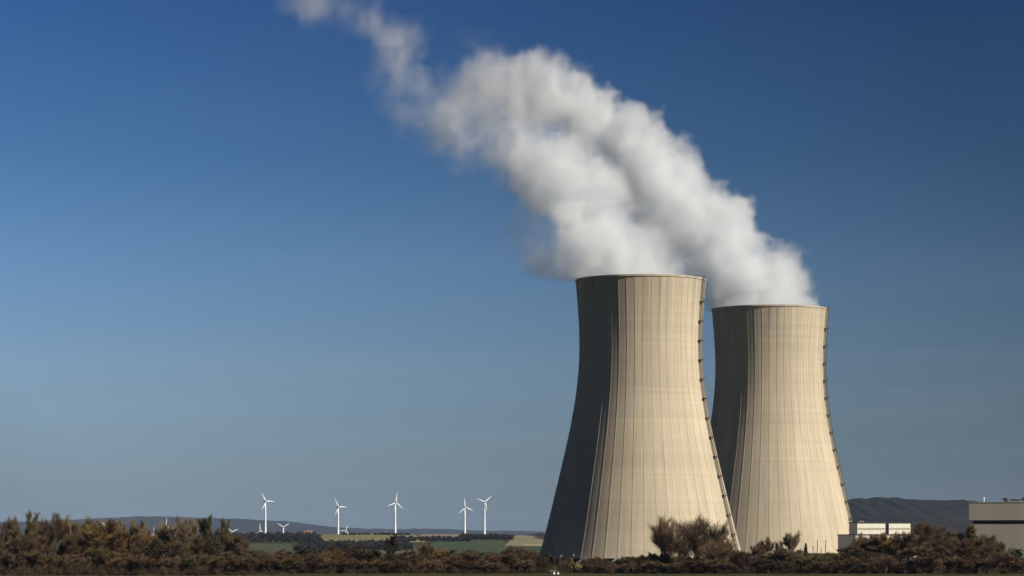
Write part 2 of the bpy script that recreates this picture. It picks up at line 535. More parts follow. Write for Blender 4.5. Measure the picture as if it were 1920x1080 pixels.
def plume(name, label, Y0, puffs, seed, dx, dens, zfloor, axis):
    """puffs: (column, row, radius in pixels, thickness 0..1, depth shift in radii)"""
    rng = np.random.RandomState(seed)
    s = Y0 / F
    P = []
    for (px, py, r, w, q) in puffs:
        c = at(px, py, Y0)
        P.append((c.x, Y0 + q * r * s, c.z, r * s, w))
        prng = np.random.RandomState(int(px * 131 + py * 17 + seed) % 100000)
        m = 11 if w > .6 else 5                  # smaller billows over the surface of the big ones
        for k in range(m):
            d = prng.randn(3); d /= np.linalg.norm(d)
            rr = r * s * prng.uniform(.26, .5)
            e = r * s * (1.0 - .45 * rr / (r * s))
            P.append((c.x + d[0] * e, Y0 + q * r * s + d[1] * e, c.z + d[2] * e, rr, w * prng.uniform(.75, 1.0)))
    P = np.array(P)
    pad = 8.0
    lo = np.array([(P[:, i] - P[:, 3]).min() - pad for i in range(3)]); hi = np.array([(P[:, i] + P[:, 3]).max() + pad for i in range(3)])
    lo[2] = zfloor
    n = np.ceil((hi - lo) / dx).astype(int) + 1
    hi = lo + (n - 1) * dx
    shape = (n[2], n[1], n[0])                   # z, y, x
    X = (lo[0] + np.arange(n[0]) * dx).astype(np.float32); Yv = (lo[1] + np.arange(n[1]) * dx).astype(np.float32); Z = (lo[2] + np.arange(n[2]) * dx).astype(np.float32)
    big = fbm(shape, 20 / dx, 3, rng); mid = fbm(shape, 10 / dx, 3, rng, 0.6, True); wis = fbm(shape, 15 / dx, 4, rng, 0.62)
    wx, wy, wz = (lattice_noise(shape, 20 / dx, rng) * 4.5 + lattice_noise(shape, 8 / dx, rng) * 2.0 + lattice_noise(shape, 4 / dx, rng) * .7 for _ in range(3))
    field_ = np.zeros(shape, np.float32)
    for (cx, cyy, cz, r, w) in P:
        m = r * 1.5 + 6
        ix = slice(max(0, int((cx - m - lo[0]) / dx)), max(0, int((cx + m - lo[0]) / dx) + 2))
        iy = slice(max(0, int((cyy - m - lo[1]) / dx)), max(0, int((cyy + m - lo[1]) / dx) + 2))
        iz = slice(max(0, int((cz - m - lo[2]) / dx)), max(0, int((cz + m - lo[2]) / dx) + 2))
        if ix.stop <= ix.start or iz.stop <= iz.start or iy.stop <= iy.start: continue
        b = (iz, iy, ix)
        d = np.sqrt((X[None, None, ix] + wx[b] - cx) ** 2 + (Yv[None, iy, None] + wy[b] - cyy) ** 2 + (Z[iz, None, None] + wz[b] - cz) ** 2)
        inside = (r - d) + big[b] * min(r * .42, 8.5) + (mid[b] - .25) * min(r * .33, 6.0)
        edge = 5.5 + 11.0 * (1 - w)
        v = w ** 2.3 * np.clip(inside / edge + 0.15, 0, 1)
        if w < .6:
            v = v * np.clip(.85 + 1.2 * wis[b], .1, 1.5)
        field_[b] = np.maximum(field_[b], v)
    f = field_ * np.clip(0.75 + 1.1 * wis, .12, 1.6)
    # below the rim the steam stays inside the shell
    hole = ((X[None, None, :] - axis[0]) ** 2 + (Yv[None, :, None] - axis[1]) ** 2) > 30.5 ** 2
    low = (Z[:, None, None] < TOP + 1.5)
    f[np.broadcast_to(hole & low, f.shape)] = 0
    f[:, :, 0] = 0; f[:, :, -1] = 0; f[:, 0] = 0; f[:, -1] = 0; f[-1] = 0
    # the density grid is kept as attribute of a point cloud mesh and turned into a real volume by geometry nodes
    me = bpy.data.meshes.new(name + "_density")
    N = int(np.prod(shape))
    me.vertices.add(N)
    at_ = me.attributes.new("d", 'FLOAT', 'POINT')
    at_.data.foreach_set("value", np.ascontiguousarray(f, np.float32).ravel())
    src = bpy.data.objects.new(name + "_density", me)
    ng = bpy.data.node_groups.new(name + "_nodes", 'GeometryNodeTree')
    ng.interface.new_socket("Geometry", in_out='INPUT', socket_type='NodeSocketGeometry')
    ng.interface.new_socket("Geometry", in_out='OUTPUT', socket_type='NodeSocketGeometry')
    N_, L_ = ng.nodes, ng.links
    gout = N_.new("NodeGroupOutput")
    oi = N_.new("GeometryNodeObjectInfo"); oi.inputs["Object"].default_value = src
    na = N_.new("GeometryNodeInputNamedAttribute"); na.data_type = 'FLOAT'; na.inputs["Name"].default_value = "d"
    si = N_.new("GeometryNodeSampleIndex"); si.data_type = 'FLOAT'; si.domain = 'POINT'; si.clamp = True
    L_.new(oi.outputs["Geometry"], si.inputs["Geometry"]); L_.new(na.outputs["Attribute"], si.inputs["Value"])
    pos = N_.new("GeometryNodeInputPosition")
    sub = N_.new("ShaderNodeVectorMath"); sub.operation = 'SUBTRACT'; sub.inputs[1].default_value = lo
    L_.new(pos.outputs[0], sub.inputs[0])
    scl = N_.new("ShaderNodeVectorMath"); scl.operation = 'SCALE'; scl.inputs["Scale"].default_value = 1 / dx
    L_.new(sub.outputs[0], scl.inputs[0])
    sp = N_.new("ShaderNodeSeparateXYZ"); L_.new(scl.outputs[0], sp.inputs[0])
    def mth(op, a, b=None):
        x = N_.new("ShaderNodeMath"); x.operation = op
        for i, q in enumerate((a, b)):
            if q is None: continue
            if isinstance(q, (int, float)): x.inputs[i].default_value = q
            else: L_.new(q, x.inputs[i])
        return x.outputs[0]
    rx, ry, rz = (mth('ROUND', sp.outputs[i]) for i in range(3))
    idx = mth('ADD', mth('MULTIPLY', rz, float(n[0] * n[1])), mth('ADD', mth('MULTIPLY', ry, float(n[0])), rx))
    f2i = N_.new("FunctionNodeFloatToInt"); L_.new(idx, f2i.inputs[0]); L_.new(f2i.outputs[0], si.inputs["Index"])
    vc = N_.new("GeometryNodeVolumeCube")
    L_.new(si.outputs["Value"], vc.inputs["Density"])
    vc.inputs["Min"].default_value = lo; vc.inputs["Max"].default_value = hi
    for k, a in zip(n, ("Resolution X", "Resolution Y", "Resolution Z")): vc.inputs[a].default_value = int(k)
    m = bpy.data.materials.new(name)
    m.use_nodes = True
    nn, ll = m.node_tree.nodes, m.node_tree.links
    for x in list(nn):
        if x.type == 'BSDF_PRINCIPLED': nn.remove(x)
    pv = nn.new("ShaderNodeVolumePrincipled")
    pv.inputs["Color"].default_value = (0.920, 0.934, 0.948, 1)
    pv.inputs["Density"].default_value = dens
    pv.inputs["Anisotropy"].default_value = 0.25
    ll.new(pv.outputs[0], nn["Material Output"].inputs["Volume"])
    sm = N_.new("GeometryNodeSetMaterial"); sm.inputs["Material"].default_value = m
    L_.new(vc.outputs[0], sm.inputs[0]); L_.new(sm.outputs[0], gout.inputs[0])
    vd = bpy.data.volumes.new(name)
    vd.materials.append(m)
    o = bpy.data.objects.new(name, vd)
    COL.objects.link(o)
    md = o.modifiers.new("steam", 'NODES'); md.node_group = ng
    tag(o, label, "steam")
    return o

STEAM_D = 0.12
PUFF_A = [(1150, 540, 66, 1, 0), (1205, 540, 70, 1, .3), (1195, 545, 78, 1, -.35), (1245, 540, 45, .9, 0),
          (1160, 478, 88, 1, .1), (1115, 455, 74, 1, -.2), (1092, 495, 56, .92, .1), (1072, 440, 54, .85, -.1), (1195, 470, 56, .9, .2), (1120, 405, 84, 1, .15), (1080, 370, 76, 1, -.25), (1130, 385, 44, .85, .3), (1040, 335, 76, 1, .1), (1078, 325, 42, .8, -.3),
          (1000, 300, 70, .95, -.2), (950, 265, 72, .76, .2), (980, 225, 62, .8, -.3), (915, 222, 74, .64, 0), (900, 180, 66, .62, .3), (940, 160, 58, .72, -.1), (868, 205, 62, .58, -.2), (880, 262, 50, .5, .1), (850, 160, 40, .55, .1),
          (828, 215, 58, .55, .2), (800, 180, 52, .52, -.1), (775, 215, 54, .54, .1), (768, 155, 48, .52, 0), (748, 110, 50, .58, .15), (735, 65, 50, .66, -.1), (772, 60, 36, .55, .2), (690, 45, 40, .48, .1), (640, 15, 44, .48, 0),
          (575, 5, 50, .6, .1), (540, 10, 36, .5, -.1), (600, -35, 50, .55, 0), (742, 200, 40, .5, -.2), (805, 250, 42, .5, 0), (720, 140, 36, .42, .1),
          (905, 88, 26, .36, 0), (880, 75, 20, .3, .1),
          (1185, 385, 34, .72, .3), (1210, 412, 34, .72, .2), (1240, 500, 36, .8, .2), (1225, 450, 36, .85, .2), (1090, 268, 28, .55, .3),
          (1035, 490, 48, .74, .2), (1000, 468, 44, .72, -.1), (975, 440, 34, .62, .1), (1060, 522, 38, .72, 0), (990, 400, 46, .58, .1), (940, 340, 42, .52, 0), (905, 310, 42, .5, .1), (1018, 432, 46, .66, -.2), (960, 375, 30, .36, .2),
          (865, 290, 38, .48, -.1), (1045, 545, 30, .3, .1), (965, 480, 24, .34, 0), (1010, 510, 26, .34, .2)]
PUFF_B = [(1400, 600, 58, 1, 0), (1455, 600, 62, 1, .3), (1440, 605, 70, 1, -.35), (1490, 600, 34, .9, 0), (1410, 535, 84, 1, .1), (1455, 535, 58, .95, -.2), (1378, 492, 78, 1, -.15), (1425, 485, 48, .9, .25),
          (1345, 440, 80, 1, .2), (1288, 414, 76, 1, -.1), (1322, 390, 40, .9, .3), (1252, 362, 78, 1, .15), (1278, 332, 42, .95, -.3), (1212, 314, 72, 1, -.15), (1228, 286, 34, .9, .3), (1170, 256, 64, 1, .15), (1195, 258, 32, .9, -.3),
          (1108, 222, 64, .95, -.1), (1085, 182, 42, .95, .3), (1055, 180, 62, .95, .1), (1035, 150, 44, .95, -.2), (985, 160, 60, .9, .15), (925, 150, 50, .8, -.1), (945, 130, 36, .8, .2), (880, 165, 50, .6, 0), (1000, 200, 46, .8, .3),
          (1395, 405, 24, .45, .1), (1500, 545, 26, .7, .1), (1330, 560, 34, .5, 0), (1235, 400, 44, .8, .2), (1262, 440, 36, .75, -.1), (1300, 505, 34, .6, .1), (1310, 540, 30, .5, 0), (1200, 372, 36, .75, .1), (1258, 452, 42, .85, .1), (1290, 505, 42, .85, -.1), (1225, 415, 36, .8, -.2)]
plume("steam_plume", "white steam plume rising from the nearer left cooling tower, trailing off to the top left", T1[1], PUFF_A, 13, 1.1, STEAM_D, 136.5, T1)
plume("steam_plume", "white steam plume rising from the farther right cooling tower and leaning left", T2[1], PUFF_B, 6, 1.25, STEAM_D, 134.5, T2)
# ------------------------------------------------------------------ wind turbines
def blade_mesh(L=20.0):
    b = MB()
    st = [(0.0, 0.45, 0.45), (0.06, 0.5, 0.45), (0.16, 1.05, 0.32), (0.3, 0.95, 0.22), (0.6, 0.62, 0.14), (0.85, 0.38, 0.08), (1.0, 0.12, 0.03)]
    vs, fs = [], []
    for (t, c, h) in st:
        for k in range(8):
            a = 2 * math.pi * k / 8
            vs.append((c * math.cos(a) - (c * .35 if t > .1 else 0), h * math.sin(a), 0.8 + t * L))
    for i in range(len(st) - 1):
        for k in range(8): fs.append((i * 8 + k, i * 8 + (k + 1) % 8, (i + 1) * 8 + (k + 1) % 8, (i + 1) * 8 + k))
    fs.append(tuple(range(8))); fs.append(tuple(range(len(vs) - 8, len(vs))))
    b.add(vs, fs)
    return b.mesh("blade")

def turbine_proto():
    t = empty("wind_turbine", (0, 0, 0))
    b = MB(); b.lathe([(2.3, -2), (2.1, 0), (1.75, 20), (1.4, 45), (1.05, 65)], 16); b.build("tower", M['white_paint'], t, True)
    b = MB()
    prof = [(-2.6, 1.1, 1.1), (-2.2, 1.55, 1.5), (0, 1.75, 1.7), (4.2, 1.65, 1.6), (5.2, 1.2, 1.2)]
    vs, fs = [], []
    for (y, w, h) in prof:
        for k in range(10):
            a = 2 * math.pi * k / 10
            vs.append((w * math.cos(a), y, 66.0 + h * math.sin(a)))
    for i in range(len(prof) - 1):
        for k in range(10): fs.append((i * 10 + k, i * 10 + (k + 1) % 10, (i + 1) * 10 + (k + 1) % 10, (i + 1) * 10 + k))
    fs.append(tuple(range(10))); fs.append(tuple(range(len(vs) - 10, len(vs))))
    b.add(vs, fs); b.build("nacelle", M['white_paint'], t, True)
    b = MB()
    prof = [(0.2, -1.6), (0.9, -1.2), (1.25, -0.4), (1.25, 0.9), (1.0, 1.2)]
    b.lathe([(r, z) for r, z in prof], 12)
    b.v = [(x, z, y) for (x, y, z) in b.v]
    h = b.build("hub", M['white_paint'], t, True)
    h.location = (0, -3.7, 66.0)
    bm_ = blade_mesh()
    for k in range(3):
        o = link("blade", bm_, M['white_paint'], h)
        o.rotation_euler = (0, R(120 * k), 0)
    return t

TB = [  # hub column, row, distance, size, blade angle, yaw, label
    (497.5, 940, 6150, 1.0, -30, 32, "tall white wind turbine, leftmost of the five that stand clear against the sky"),
    (634, 950.5, 6250, .94, -30, 32, "white wind turbine second from left of the five tall ones, one blade pointing right"),
    (741, 942, 6150, 1.0, 9, 30, "white wind turbine in the middle of the five tall ones, one blade straight up"),
    (871.5, 951, 6200, .96, -8, 25, "white wind turbine just left of the rightmost tall one, blade up beside dark wood"),
    (908.5, 941, 6350, 1.0, 50, 25, "white wind turbine nearest the cooling towers, two blades raised in a V"),
    (434, 997, 8300, 1.0, -50, 30, "small far turbine whose two blades show just right of the tall bare trees"),
    (487, 995, 8300, 1.05, -4, 30, "small far turbine half hidden at the foot of the leftmost tall turbine"),
    (531, 988, 8100, 1.0, -60, 20, "small far turbine shaped like a Y between the two leftmost tall turbines"),
    (648, 994, 8300, .9, 24, 20, "small far turbine low at the right foot of the second tall turbine"),
    (134, 996, 8000, 1.05, 6, 30, "far turbine showing in the gap between bare trees at the far left"),
    (196, 984, 8000, 1.05, -55, 30, "far turbine behind the golden brown tree crowns at the left"),
    (288, 1001, 8000, .95, 0, 30, "far turbine above the dark thicket in the left tree belt"),
    (311, 986, 8000, 1.0, 2, 25, "far turbine half hidden just left of the pale tall bare trees"),
    (361, 994, 8000, 1.0, 75, 25, "far turbine almost lost behind the pale tall bare trees"),
]
tproto = turbine_proto()
for i, (px, py, Y, s, ang, yaw, lab) in enumerate(TB):
    t = tproto if i == 0 else copy_tree(tproto)
    p = at(px, py, Y)
    hz = float(ground_h(p.x, Y))
    hub_h = p.z - hz
    t.location = (p.x, Y, hz)
    t.scale = (s, s, s)
    t.rotation_euler = (0, 0, R(yaw))
    dh = hub_h / s - 66.0
    for ch in t.children:
        if ch.name.startswith("tower"): ch.scale = (1.15, 1.15, (hub_h / s - 0.6) / 65.4)
        elif ch.name.startswith("nacelle"): ch.location = (0, 0, dh)
        elif ch.name.startswith("hub"):
            ch.location = (0, -3.7, 66.0 + dh)
            ch.rotation_euler = (0, R(ang), 0)
    tag(t, lab, "wind turbine", "wind turbines on the far ridge")
# ------------------------------------------------------------------ buildings and site furniture
M['white_clad'] = noise_mat("white_cladding", (0.70, 0.67, 0.56), (0.76, 0.73, 0.62), 0.15, 0.55, 0.4, stretch=(4, 4, .3))
M['grey_clad'] = noise_mat("grey_cladding", (0.34, 0.35, 0.33), (0.40, 0.41, 0.38), 0.12, 0.6, 0.4, stretch=(4, 4, .3))
M['beige_clad'] = noise_mat("beige_cladding", (0.37, 0.345, 0.255), (0.41, 0.38, 0.285), 0.08, 0.6, 0.35, stretch=(5, 5, .25))
M['dark_glass'] = noise_mat("dark_band", (0.012, 0.012, 0.013), (0.02, 0.02, 0.022), 0.2, 0.3, 0.5)
M['roof_felt'] = noise_mat("roof_felt", (0.05, 0.045, 0.04), (0.08, 0.07, 0.06), 0.3, 0.9, 0.2)
M['window'] = noise_mat("window_glass", (0.03, 0.035, 0.04), (0.06, 0.065, 0.07), 0.4, 0.15, 0.6)
M['recess_shade'] = noise_mat("painted_recess_shade", (0.36, 0.31, 0.22), (0.44, 0.39, 0.28), 0.2, 0.6, 0.3)  # tan colour that paints the shade of a recess line

def building(name, px0, px1, Y, rz, label, cat="building"):
    p = at(px0, HORIZON, Y)
    return tag(empty(name, (p.x, Y, 0), rz), label, cat)

# white office block on its lower podium; local x runs along the front, y goes back
RZ = R(9)
s_ = 1400 / F
wb = building("white_building", 1604, 1712, 1400, RZ, "low white building with a bright flat upper storey beside the right cooling tower")
def zpx(py, Y): return CAMZ + (HORIZON - py) * Y / F
zt, zm = zpx(1001.5, 1400), zpx(978.5, 1400)
b = MB(); b.box(0, 34, 0, 31, 0, zt - .35); b.build("podium", M['white_clad'], wb)
b = MB(); b.box(-.35, 34.35, -.35, 31.3, zt - .347, zt); b.build("podium_roof", M['roof_felt'], wb)
b = MB(); b.box(1.6, 27, 2.5, 17, zt + .003, zm - .4); b.build("upper_storey", M['white_clad'], wb)
b = MB(); b.box(1.2, 27.6, 2.1, 17.3, zm - .397, zm); b.build("flat_roof", M['roof_felt'], wb)
h = zm - zt
b = MB(); b.box(1.9, 26.7, 2.42, 2.498, zt + h * .36, zt + h * .52); b.build("recess_shade_band", M['recess_shade'], wb)  # thin strip on the flat wall, painted as a shaded recess
b = MB(); b.box(15.4, 16.6, 2.2, 2.41, zt + .1, zm - .42); b.build("downpipe_recess", M['dark_glass'], wb)
for r_ in range(2):
    for k in range(7):
        x0 = 2.5 + k * 4.6; z0 = 1.4 + r_ * 4.4
        b = MB(); b.box(x0, x0 + 2.6, -.06, .05, z0, z0 + 1.7); w = b.build("window", M['window'], wb)
        b = MB(); b.box(x0 - .12, x0 + 2.72, -.12, -.063, z0 - .14, z0 - .003); b.build("sill", M['white_paint'], w)
for k in range(1):
    b = MB(); b.box(4 + k * 8, 6.2 + k * 8, 8, 10, zm + .003, zm + .5 + .15 * (k == 1)); b.build("roof_hatch", M['grey_metal'], wb)

# beige hall, its long face turned a little away from the sun
Yh = 1200.0
hx = at(1817, HORIZON, Yh)
hall = tag(empty("beige_hall", (hx.x, Yh, 0), R(-17.5)), "large plain beige hall with one dark horizontal band at the right edge", "building")
zh = zpx(942.5, Yh)
z1, z2 = zpx(983, Yh), zpx(975.5, Yh)
b = MB(); b.box(0, 70, 0, 40, 0, z1); b.build("lower_wall", M['beige_clad'], hall)
b = MB(); b.box(1.2, 68.8, 1.2, 38.8, z1 + .003, z2 - .003); b.build("window_band", M['dark_glass'], hall)
b = MB(); b.box(0, 70, 0, 40, z2, zh); b.build("upper_wall", M['beige_clad'], hall)
b = MB()
for (x0, x1, y0, y1) in ((-.12, 70.12, -.12, .35), (-.12, 70.12, 39.65, 40.12), (-.12, .35, .353, 39.647), (69.65, 70.12, .353, 39.647)):
    b.box(x0, x1, y0, y1, zh + .003, zh + .28)
b.build("parapet", M['beige_clad'], hall)
b = MB(); b.box(16, 20, -.08, .06, 0, 4.6); d = b.build("door", M['grey_metal'], hall)
b = MB(); b.box(19.2, 19.4, -.16, -.083, 1.9, 2.3); b.build("handle", M['dark_steel'], d)

def on_hall(x, y): # hall coordinates to world
    return hall.matrix_basis @ Vector((x, y, zh))
bpy.context.view_layer.update()
# roof plant: dark ducts on white feet
rot = hall.rotation_euler.z
for k, (x0, w_, hh, lab) in enumerate(((12.6, 2.6, 1.9, "dark rounded ventilation cowl at the left end of the hall roof plant"), (15.6, 4.2, 1.3, "dark roof duct on white feet beside the cowl on the beige hall"), (20.4, 3.4, 2.1, "taller dark air unit on white feet at the picture edge on the hall roof"))):
    u = tag(empty("roof_unit", on_hall(x0, 4.0), rot), lab, "roof unit", "ventilation units on the hall roof")
    b = MB()
    if k == 0:
        b.lathe([(.5, .003), (.6, .9), (1.25, 1.1), (1.4, 1.5), (1.0, 1.85), (.3, 1.95)], 16)
        b.v = [(x + 1.2, y + 1.2, z) for x, y, z in b.v]
        b.build("cowl", M['dark_steel'], u, True)
        b = MB(); b.box(.35, 2.05, .35, 2.05, 0.0, .25); b.build("curb", M['white_paint'], u)
    else:
        b.box(0, w_, 0, 2.2, .75, hh); b.build("casing", M['dark_steel'], u)
        for q in range(3):
            for yy in (0.1, 1.8):
                b = MB(); xx = .15 + q * (w_ - .55) / 2; b.box(xx, xx + .3, yy, yy + .3, 0, .747); b.build("foot", M['white_paint'], u)
        b = MB(); b.box(.3, w_ - .3, -.05, .0 - .003, .95, hh - .12); b.build("grille", M['roof_felt'], u)
va = tag(empty("roof_vent", on_hall(5.4, 3.0), rot), "slim white vent pipe standing alone on the beige hall roof", "vent pipe")
b = MB(); b.lathe([(.35, 0), (.35, .25), (.22, .27), (.22, 1.6)], 12); b.build("pipe", M['white_paint'], va)
b = MB(); b.lathe([(.22, 1.603), (.42, 1.7), (.38, 1.95), (.08, 2.25)], 12); b.build("cap", M['white_paint'], va)

# flat roofed shelter with lamp masts behind it, and a white lorry under its edge
Ys = 1330.0
sh = tag(empty("flat_roof_shelter", at(1519, HORIZON, Ys) - Vector((0, 0, CAMZ)), R(4)), "low shelter with a thin dark flat roof left of the white building", "shelter")
zr = zpx(1038.6, Ys)
b = MB(); b.box(0, 14.5, 0, 8, zr - .5, zr + .35); b.build("roof", M['roof_felt'], sh)
b = MB(); b.box(.8, 13.8, 3.0, 7.5, 0, zr - .503); b.build("back_wall", M['white_clad'], sh)
for xx in (.4, 4.9, 9.4, 13.9):
    b = MB(); b.box(xx - .12, xx + .12, .3, .54, 0, zr - .503); b.build("post", M['grey_metal'], sh)

def lorry(loc, rz, label):
    t = tag(empty("parked_lorry", loc, rz), label, "lorry")
    b = MB(); b.box(-4.2, 2.2, -1.2, 1.2, 1.05, 3.35); b.build("box_body", M['white_paint'], t)
    b = MB()
    b.add([(2.35, -1.15, .75), (4.3, -1.15, .75), (4.3, 1.15, .75), (2.35, 1.15, .75), (2.35, -1.1, 2.75), (3.7, -1.1, 2.75), (3.7, 1.1, 2.75), (2.35, 1.1, 2.75), (4.25, -1.12, 1.7), (4.25, 1.12, 1.7)],
          [(0, 3, 2, 1), (4, 5, 6, 7), (0, 1, 8, 5, 4), (3, 7, 6, 9, 2), (1, 2, 9, 8), (8, 9, 6, 5), (0, 4, 7, 3)])
    c = b.build("cab", M['white_paint'], t)
    b = MB(); b.add([(4.27, -1.0, 1.75), (4.27, 1.0, 1.75), (3.78, 1.0, 2.6), (3.78, -1.0, 2.6)], [(0, 1, 2, 3)]); b.build("windscreen", M['window'], c)
    b = MB(); b.box(-4.2, 4.2, -.9, .9, .7, 1.047); b.build("chassis", M['dark_steel'], t)
    for x in (-3.0, -1.9, 3.1):
        for y in (-1.05, 1.05):
            b = MB(); b.tube((x, y - .15, .48), (x, y + .15, .48), .48, .48, 14); w = b.build("wheel", M['roof_felt'], t)
            b = MB(); b.tube((x, y - .18, .48), (x, y + .18, .48), .2, .2, 10); b.build("rim", M['grey_metal'], w)
    return t
lp = at(1546, HORIZON, 1300); lorry((lp.x, 1300, 0), R(6), "white box lorry parked below the dark flat roof left of the white building")

def lamp(px, py, Y, label, kind="street_lamp", h=None, arm=0.9, group=None, base=0.0):
    p = at(px, py, Y)
    t = tag(empty(kind, (p.x, Y, base)), label, "street lamp", group)
    h = p.z - base
    b = MB(); b.lathe([(.24, 0), (.2, h * .3), (.16, h)], 8); b.build("pole", M['dark_steel'], t)
    b = MB()
    for sx in ((-1, 1) if arm > 1 else (1,)):
        b.tube((0, 0, h - .05), (sx * .9 * arm, 0, h + .12), .05, .05, 5)
    b.build("arm", M['dark_steel'], t)
    for sx in ((-1, 1) if arm > 1 else (1,)):
        b = MB(); x = sx * .9 * arm
        b.add([(x - .3, -.16, h + .08), (x + .35, -.16, h + .08), (x + .35, .16, h + .08), (x - .3, .16, h + .08), (x - .2, -.1, h + .3), (x + .25, -.1, h + .3), (x + .25, .1, h + .3), (x - .2, .1, h + .3)],
              [(0, 3, 2, 1), (4, 5, 6, 7), (0, 1, 5, 4), (1, 2, 6, 5), (2, 3, 7, 6), (3, 0, 4, 7)])
        b.build("lamp_head", M['white_paint'], t)
    return t
for (px, py, lab, arm) in ((1524.5, 1024, "short lamp mast at the left end of the dark flat roof", .6), (1532.5, 1012, "tall lamp mast second from left above the dark flat roof", .5),
                           (1539.5, 1028, "shortest lamp mast, between the two tall ones above the dark flat roof", .6), (1548, 1013, "tall lamp mast with a white head over the right half of the flat roof", .9)):
    lamp(px, py, 1360, lab, group="lamp masts behind the flat roof")
lamp(1050, 1043, 1200, "white headed lamp post against the dark foot of the left tower", arm=.6, group="lamp posts at the tower foot")
lamp(1073.5, 1041.5, 1230, "lamp post right of the first one, above the yellowish bush at the tower foot", arm=.6, group="lamp posts at the tower foot")
gl = at(1001, 1052, 1100)
t = tag(empty("globe_lamp", (gl.x, 1100, 0)), "pale globe lamp among brown trees left of the tower foot", "lamp")
b = MB(); b.lathe([(.09, 0), (.06, gl.z)], 8); b.build("pole", M['grey_metal'], t)
b = MB(); b.lathe([(.02, gl.z - .35), (.3, gl.z - .15), (.36, gl.z + .1), (.25, gl.z + .35), (.02, gl.z + .45)], 12); b.build("globe", M['white_paint'], t, True)
wp = at(1129, 1049, 1040)
t = tag(empty("white_post", (wp.x, 1040, 0)), "white post with a bracket standing before the left tower's sunlit foot", "post")
b = MB(); b.lathe([(.22, 0), (.2, 2.2), (.15, wp.z)], 8); b.build("pole", M['white_paint'], t)
b = MB(); b.box(-.35, .35, -.12, .12, wp.z * .25, wp.z * .25 + .7); b.build("box", M['grey_metal'], t)
for px, lab in ((1038.5, "left of two small white marker stones on the grass strip"), (1046.0, "right of two small white marker stones on the grass strip")):
    p = at(px, HORIZON, 968); 
    t = tag(empty("marker_stone", (p.x, 968, 0)), lab, "marker stone", "marker stones on the grass")
    b = MB(); b.lathe([(.36, -.1), (.34, .3), (.28, .55), (.12, .68)], 10); b.build("stone", M['white_paint'], t)
rp = at(1031, HORIZON, 1000)
t = tag(empty("guard_rail", (rp.x, 1000, 0)), "short pale guard rail at the dark gap left of the tower foot", "rail")
b = MB(); b.box(0, 2.0, -.04, .04, .75, 1.05); b.build("rail", M['grey_metal'], t)
for x in (0.2, 1.0, 1.8):
    b = MB(); b.box(x - .06, x + .06, .043, .16, 0, 1.05); b.build("post", M['grey_metal'], t)

# red roofed farmhouse on the far slope
fp = at(571, HORIZON, 4900); fh_ = float(ground_h(fp.x, 4900))
M['red_roof'] = noise_mat("red_tiles", (0.16, 0.08, 0.06), (0.20, 0.10, 0.08), 0.5, 0.8)
M['plaster'] = noise_mat("plaster", (0.42, 0.36, 0.30), (0.48, 0.41, 0.34), 0.3, 0.9)
t = tag(empty("farmhouse", (fp.x, 4900, fh_ + 4), R(10)), "tiny red roofed farmhouse at the end of the far dark wood", "house")
b = MB(); b.box(0, 13, 0, 9, -5, 3.5); b.build("wall", M['plaster'], t)
b = MB(); b.add([(-.5, -.5, 3.5), (13.5, -.5, 3.5), (13.5, 9.5, 3.5), (-.5, 9.5, 3.5), (-.5, 4.5, 7.5), (13.5, 4.5, 7.5)], [(0, 1, 5, 4), (2, 3, 4, 5), (0, 4, 3), (1, 2, 5), (0, 3, 2, 1)])
rf = b.build("roof", M['red_roof'], t)
b = MB(); b.box(3, 4, 3, 4, 5.5, 8.4); b.build("chimney", M['red_roof'], rf)
# ------------------------------------------------------------------ trees
def prism_mesh(name, P0, P1, W0, W1):
    """many three sided twigs as one mesh"""
    P0, P1 = np.asarray(P0, float), np.asarray(P1, float); W0 = np.asarray(W0, float); W1 = np.asarray(W1, float)
    d = P1 - P0; L = np.linalg.norm(d, axis=1, keepdims=True); d = d / np.maximum(L, 1e-6)
    ref = np.where(np.abs(d[:, 2:3]) > .9, np.array([[1., 0, 0]]), np.array([[0, 0, 1.]]))
    a = np.cross(d, ref); a /= np.linalg.norm(a, axis=1, keepdims=True); b = np.cross(d, a)
    V = []
    for P, W in ((P0, W0), (P1, W1)):
        for k in range(3):
            t = 2 * math.pi * k / 3
            V.append(P + (a * math.cos(t) + b * math.sin(t)) * W[:, None])
    n = len(P0)
    V = np.stack(V, 1).reshape(-1, 3)
    base = np.arange(n)[:, None] * 6
    Q = np.concatenate([base + np.array([[k, (k + 1) % 3, 3 + (k + 1) % 3, 3 + k]]) for k in range(3)])
    return mesh_from_np(name, V, Q)

def rot_dir(d, ang, az, rng):
    d = Vector(d).normalized()
    a = d.orthogonal().normalized(); b = d.cross(a)
    return (d * math.cos(ang) + (a * math.cos(az) + b * math.sin(az)) * math.sin(ang)).normalized()

